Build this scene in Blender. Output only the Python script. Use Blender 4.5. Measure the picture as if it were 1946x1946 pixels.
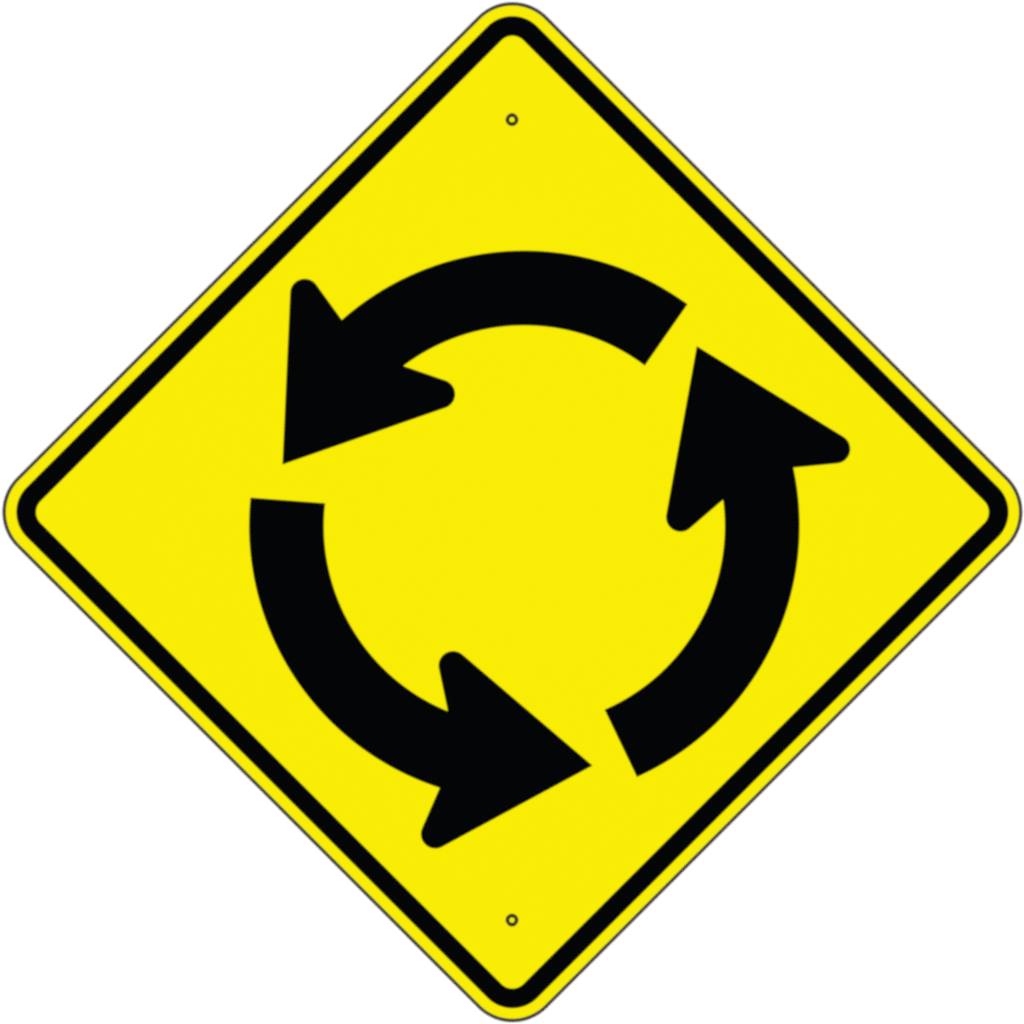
import bpy, bmesh, math
from math import sin, cos, pi, radians, hypot, atan2, acos
from mathutils import Vector

for o in list(bpy.data.objects):
    bpy.data.objects.remove(o)
S = bpy.context.scene
C = S.collection

# ------------------------------------------------------------------ scale
K = 0.762 / 1419.0            # metres per photograph pixel: a 30 inch warning sign
MID = 973.0                   # middle of the 1946 px photograph
H = 1.60                      # height of the picture's middle above the floor line
FRAME = 1946 * K              # width of the view at the sign's face
THICK = 0.0020                # sheet aluminium
FACE = -0.0022                # y of the sign's front face (camera looks along +y)

# ------------------------------------------------------------------ camera
DIST = 9.0
cam_d = bpy.data.cameras.new('camera')
cam_d.sensor_width = 36.0
cam_d.sensor_fit = 'HORIZONTAL'
cam_d.lens = 36.0 * DIST / FRAME
cam_d.clip_start = 0.1
cam_d.clip_end = 100.0
cam = bpy.data.objects.new('camera', cam_d)
C.objects.link(cam)
cam.location = (0, FACE - DIST, H)
cam.rotation_euler = (radians(90), 0, 0)
S.camera = cam

# ------------------------------------------------------------------ world: a dark studio
W = bpy.data.worlds.new('World')
S.world = W
W.use_nodes = True
bg = W.node_tree.nodes['Background']
bg.inputs['Color'].default_value = (1, 1, 1, 1)
bg.inputs['Strength'].default_value = 0.0

# ------------------------------------------------------------------ copy-stand lighting: four softboxes
LAMP_W = 248.5
for az in (45, 135, 225, 315):
    ld = bpy.data.lights.new('softbox', 'AREA')
    ld.shape = 'SQUARE'
    ld.size = 2.2
    ld.energy = LAMP_W
    ld.color = (1.0, 1.0, 1.0)
    lo = bpy.data.objects.new('softbox', ld)
    C.objects.link(lo)
    lat = 4.3
    lo.location = (lat * cos(radians(az)), -6.8, H + lat * sin(radians(az)))
    aim = Vector((0, 0, H)) - lo.location
    lo.rotation_euler = aim.to_track_quat('-Z', 'Y').to_euler()

# ------------------------------------------------------------------ exposure
S.render.engine = 'CYCLES'
S.view_settings.view_transform = 'Standard'
S.view_settings.look = 'None'
S.view_settings.exposure = 0.0
S.view_settings.gamma = 1.0
S.view_settings.use_curve_mapping = False
S.cycles.pixel_filter_type = 'BLACKMAN_HARRIS'
S.cycles.filter_width = 3.0

# ------------------------------------------------------------------ materials
def material(name, col, rough, spec=0.5, metal=0.0, grain=0.0, grain_scale=900.0, bump=0.0):
    m = bpy.data.materials.new(name)
    m.use_nodes = True
    nt = m.node_tree
    b = nt.nodes['Principled BSDF']
    b.inputs['Roughness'].default_value = rough
    b.inputs['Specular IOR Level'].default_value = spec
    b.inputs['Metallic'].default_value = metal
    tc = nt.nodes.new('ShaderNodeTexCoord')
    nz = nt.nodes.new('ShaderNodeTexNoise')
    nz.inputs['Scale'].default_value = grain_scale
    nz.inputs['Detail'].default_value = 3.0
    nt.links.new(tc.outputs['Object'], nz.inputs['Vector'])
    mx = nt.nodes.new('ShaderNodeMix')
    mx.data_type = 'RGBA'
    lo = [c * (1 - grain) for c in col] + [1]
    hi = [min(1.0, c * (1 + grain)) for c in col] + [1]
    mx.inputs[6].default_value = lo
    mx.inputs[7].default_value = hi
    nt.links.new(nz.outputs['Fac'], mx.inputs[0])
    nt.links.new(mx.outputs[2], b.inputs['Base Color'])
    if bump > 0:
        bp = nt.nodes.new('ShaderNodeBump')
        bp.inputs['Strength'].default_value = bump
        bp.inputs['Distance'].default_value = 0.0002
        nt.links.new(nz.outputs['Fac'], bp.inputs['Height'])
        nt.links.new(bp.outputs['Normal'], b.inputs['Normal'])
    return m

M_YELLOW = material('yellow_sheeting', (0.757, 0.677, 0.0008), 0.14, 0.3, grain=0.012)
M_BLACK = material('black_ink', (0.0004, 0.0007, 0.0010), 0.14, 0.3, grain=0.05)
M_RIM = material('dark_edge', (0.030, 0.028, 0.025), 0.25, 0.2, grain=0.95, grain_scale=330)
M_RING = material('dark_hole_ring', (0.010, 0.008, 0.003), 0.25, 0.2, grain=0.5, grain_scale=400)
M_WHITE = material('white_backdrop_paint', (0.86, 0.86, 0.86), 0.9, 0.2, grain=0.01, grain_scale=60)

# ------------------------------------------------------------------ mesh helpers
def flip(pts):
    a = sum(p[0] * q[1] - q[0] * p[1] for p, q in zip(pts, pts[1:] + pts[:1]))
    return pts if a > 0 else pts[::-1]

def plate(pts, y0, y1):
    """a closed outline in (x, z), extruded from front y0 to back y1"""
    pts = flip(pts)
    bm = bmesh.new()
    f = [bm.verts.new((x, y0, z)) for x, z in pts]
    b = [bm.verts.new((x, y1, z)) for x, z in pts]
    bm.faces.new(f)
    bm.faces.new(b[::-1])
    n = len(pts)
    for i in range(n):
        j = (i + 1) % n
        bm.faces.new((f[j], f[i], b[i], b[j]))
    return bm

def lathe_loop(loops, closed=True):
    """rings of equal vertex count joined in a closed profile (3-D points)"""
    bm = bmesh.new()
    rows = [[bm.verts.new(p) for p in L] for L in loops]
    n = len(rows[0])
    R = len(rows)
    for a in range(R if closed else R - 1):
        r0, r1 = rows[a], rows[(a + 1) % R]
        for i in range(n):
            j = (i + 1) % n
            bm.faces.new((r0[i], r0[j], r1[j], r1[i]))
    return bm

def link(name, bm, mat, parent=None):
    bmesh.ops.recalc_face_normals(bm, faces=bm.faces)
    me = bpy.data.meshes.new(name)
    bm.to_mesh(me)
    bm.free()
    me.materials.append(mat)
    o = bpy.data.objects.new(name, me)
    C.objects.link(o)
    if parent:
        o.parent = parent
    return o

# ------------------------------------------------------------------ the backdrop the sign is fixed to
bm = bmesh.new()
bmesh.ops.create_cube(bm, size=1.0)
for v in bm.verts:
    v.co = Vector((v.co.x * 6.0, v.co.y * 0.04 + 0.02, v.co.z * 6.0 + H))
back = link('backdrop', bm, M_WHITE)
back['kind'] = 'structure'
back['label'] = 'plain white backdrop behind the yellow diamond sign'

# ------------------------------------------------------------------ the sign
CX, CY = 973.8, 973.3                      # the sign's centre in the photograph
OX, OZ = (CX - MID) * K, H - (CY - MID) * K
sign = bpy.data.objects.new('warning_sign', None)
C.objects.link(sign)
sign.location = (OX, 0, OZ - 965.5 * K)
sign.empty_display_size = 0.1
sign['label'] = 'yellow diamond road sign with black border and three circling arrows'
sign['category'] = 'road sign'
BASE = 965.5 * K                            # from the sign's foot up to its centre

def P(x, z):
    """centre-relative pixels (z up) to the sign's own metres"""
    return (x * K, BASE + z * K)

def diamond(s, r, n=28):
    """rounded diamond |x| + |z| = s with corner radius r"""
    pts = []
    c = s - r * math.sqrt(2)
    for q in range(4):
        a = q * pi / 2
        for i in range(n + 1):
            t = a - pi / 4 + (pi / 2) * i / n
            pts.append(P(c * cos(a) + r * cos(t), c * sin(a) + r * sin(t)))
    return pts

def y3(pts, y):
    return [(x, y, z) for x, z in pts]

Y_BACK = -0.0002
SQ2 = math.sqrt(2)
S_IN, R_IN = 917.4, 29.3                    # inner edge of the black border
S_OUT, R_OUT = 970.4, 66.8                  # outer edge of the black border
S_RI = 998.5
R_RI = R_OUT + (S_RI - S_OUT) / SQ2
S_RO = 1007.5
R_RO = R_OUT + (S_RO - S_OUT) / SQ2

link('panel', plate(diamond(S_RI, R_RI), FACE, Y_BACK), M_YELLOW, sign)

# dark edge: a narrow rounded lip around the sheet
mid_s = (S_RI + S_RO) / 2
q = (S_RO - S_RI) / 4
def dr(s):
    return diamond(s, R_OUT + (s - S_OUT) / SQ2)
prof = [(S_RI, Y_BACK), (S_RI, FACE - 0.0001), (S_RI + q * 0.8, FACE - 0.0004),
        (S_RO - q * 0.8, FACE - 0.0004), (S_RO, FACE + 0.0002), (S_RO, Y_BACK)]
link('edge_trim', lathe_loop([y3(dr(s), y) for s, y in prof]), M_RIM, sign)

INK0, INK1 = FACE - 0.00022, FACE - 0.00002  # printed film, 0.2 mm thick
link('border', lathe_loop([y3(diamond(S_IN, R_IN), INK1), y3(diamond(S_IN, R_IN), INK0),
                           y3(diamond(S_OUT, R_OUT), INK0), y3(diamond(S_OUT, R_OUT), INK1)]),
     M_BLACK, sign)

# ------------------------------------------------------------------ the arrows (all three are one shape turned by 120 degrees)
AX, AZ = 996.4 - CX, -(999.4 - CY)          # centre of the arrow circle
RO, RI = 523.1, 381.0
BR = 27.5
# corner points of each arrow as measured on the sign face (photograph pixels):
# tip, outer barb centre, outer notch, outer tail corner, inner tail corner, inner notch, inner barb centre
ARROWS = (
    ('black curved arrow across the top, its head pointing down at the left',
     ((538.0, 881.2), (579.0, 557.4), (650.6, 611.0), (1304.3, 579.2), (1224.3, 694.2), (764.4, 694.6), (837.3, 749.0))),
    ('black curved arrow down the left side, its head pointing right at the bottom',
     ((1124.0, 1454.7), (827.3, 1585.0), (837.2, 1496.3), (477.4, 947.0), (616.1, 957.4), (851.4, 1354.0), (861.0, 1264.8))),
    ('black curved arrow up the right side, its head pointing up',
     ((1325.0, 659.6), (1588.2, 853.2), (1506.2, 887.8), (1211.2, 1475.4), (1150.4, 1348.9), (1376.8, 948.1), (1293.3, 983.0))),
)

def tangent(p, c, r, side):
    """point where the line from p touches the circle (c, r)"""
    dx, dz = p[0] - c[0], p[1] - c[1]
    d = hypot(dx, dz)
    a = atan2(dz, dx) + side * acos(r / d)
    return a

def arc(c, r, a0, a1, n):
    return [(c[0] + r * cos(a0 + (a1 - a0) * i / n), c[1] + r * sin(a0 + (a1 - a0) * i / n)) for i in range(n + 1)]

def around(p, c, q, r):
    """arc round a barb from the tangent of p to the tangent of q, on the far side"""
    best = None
    for s0 in (1, -1):
        for s1 in (1, -1):
            a0, a1 = tangent(p, c, r, s0), tangent(q, c, r, s1)
            # the far direction is opposite to the mean of p and q
            m = ((p[0] + q[0]) / 2 - c[0], (p[1] + q[1]) / 2 - c[1])
            far = atan2(-m[1], -m[0])
            def near(a):
                return far + (a - far + pi) % (2 * pi) - pi
            a0, a1 = near(a0), near(a1)
            if (a0 - far) * (a1 - far) < 0:
                tot = abs(a0 - far) + abs(a1 - far)
                if best is None or tot < best[0]:
                    best = (tot, a0, a1)
    return arc(c, r, best[1], best[2], 20)

def arrow_outline(points):
    tip, bo, no, to, ti, ni, bi = [(x - CX - AX, CY - y - AZ) for x, y in points]
    def ang(p, ref=None):
        a = atan2(p[1], p[0])
        if ref is not None:
            a = ref + (a - ref + pi) % (2 * pi) - pi
        return a
    g = 1.2                                  # the edges read this much further out
    hx, hz = tip[0] - (bo[0] + bi[0]) / 2, tip[1] - (bo[1] + bi[1]) / 2
    tip = (tip[0] + 2.0 * hx / hypot(hx, hz), tip[1] + 2.0 * hz / hypot(hx, hz))
    a0 = ang(no) - g / RO
    a1 = ang(to, a0 - radians(78)) - g / RO
    b1 = ang(ni) - g / RI
    b0 = ang(ti, b1 - radians(74)) - g / RI
    oa = arc((0, 0), RO, a0, a1, 72)
    ia = arc((0, 0), RI, b0, b1, 72)
    pts = [tip]
    pts += around(tip, bo, oa[0], BR) + oa + ia + around(ia[-1], bi, tip, BR)
    return pts

for lab, points in ARROWS:
    pts = [P(AX + x, AZ + z) for x, z in arrow_outline(points)]
    o = link('arrow', plate(pts, INK0, INK1), M_BLACK, sign)
    o['label'] = lab

# ------------------------------------------------------------------ the two mounting holes, ringed dark and filled yellow
def circ(x, z, r, n=40):
    return [P(x + r * cos(2 * pi * i / n), z + r * sin(2 * pi * i / n)) for i in range(n)]

def hole(px, py):
    x, z = px - CX, CY - py
    ring = link('mounting_hole', lathe_loop([
        y3(circ(x, z, 5.2), INK1), y3(circ(x, z, 5.2), FACE - 0.0003), y3(circ(x, z, 9.2), FACE - 0.0006),
        y3(circ(x, z, 12.2), FACE - 0.0003), y3(circ(x, z, 12.2), INK1)]), M_RING, sign)
    link('plug', plate(circ(x, z, 4.9), FACE - 0.0002, INK1), M_YELLOW, ring)

hole(973.0, 227.3)
hole(973.0, 1748.6)
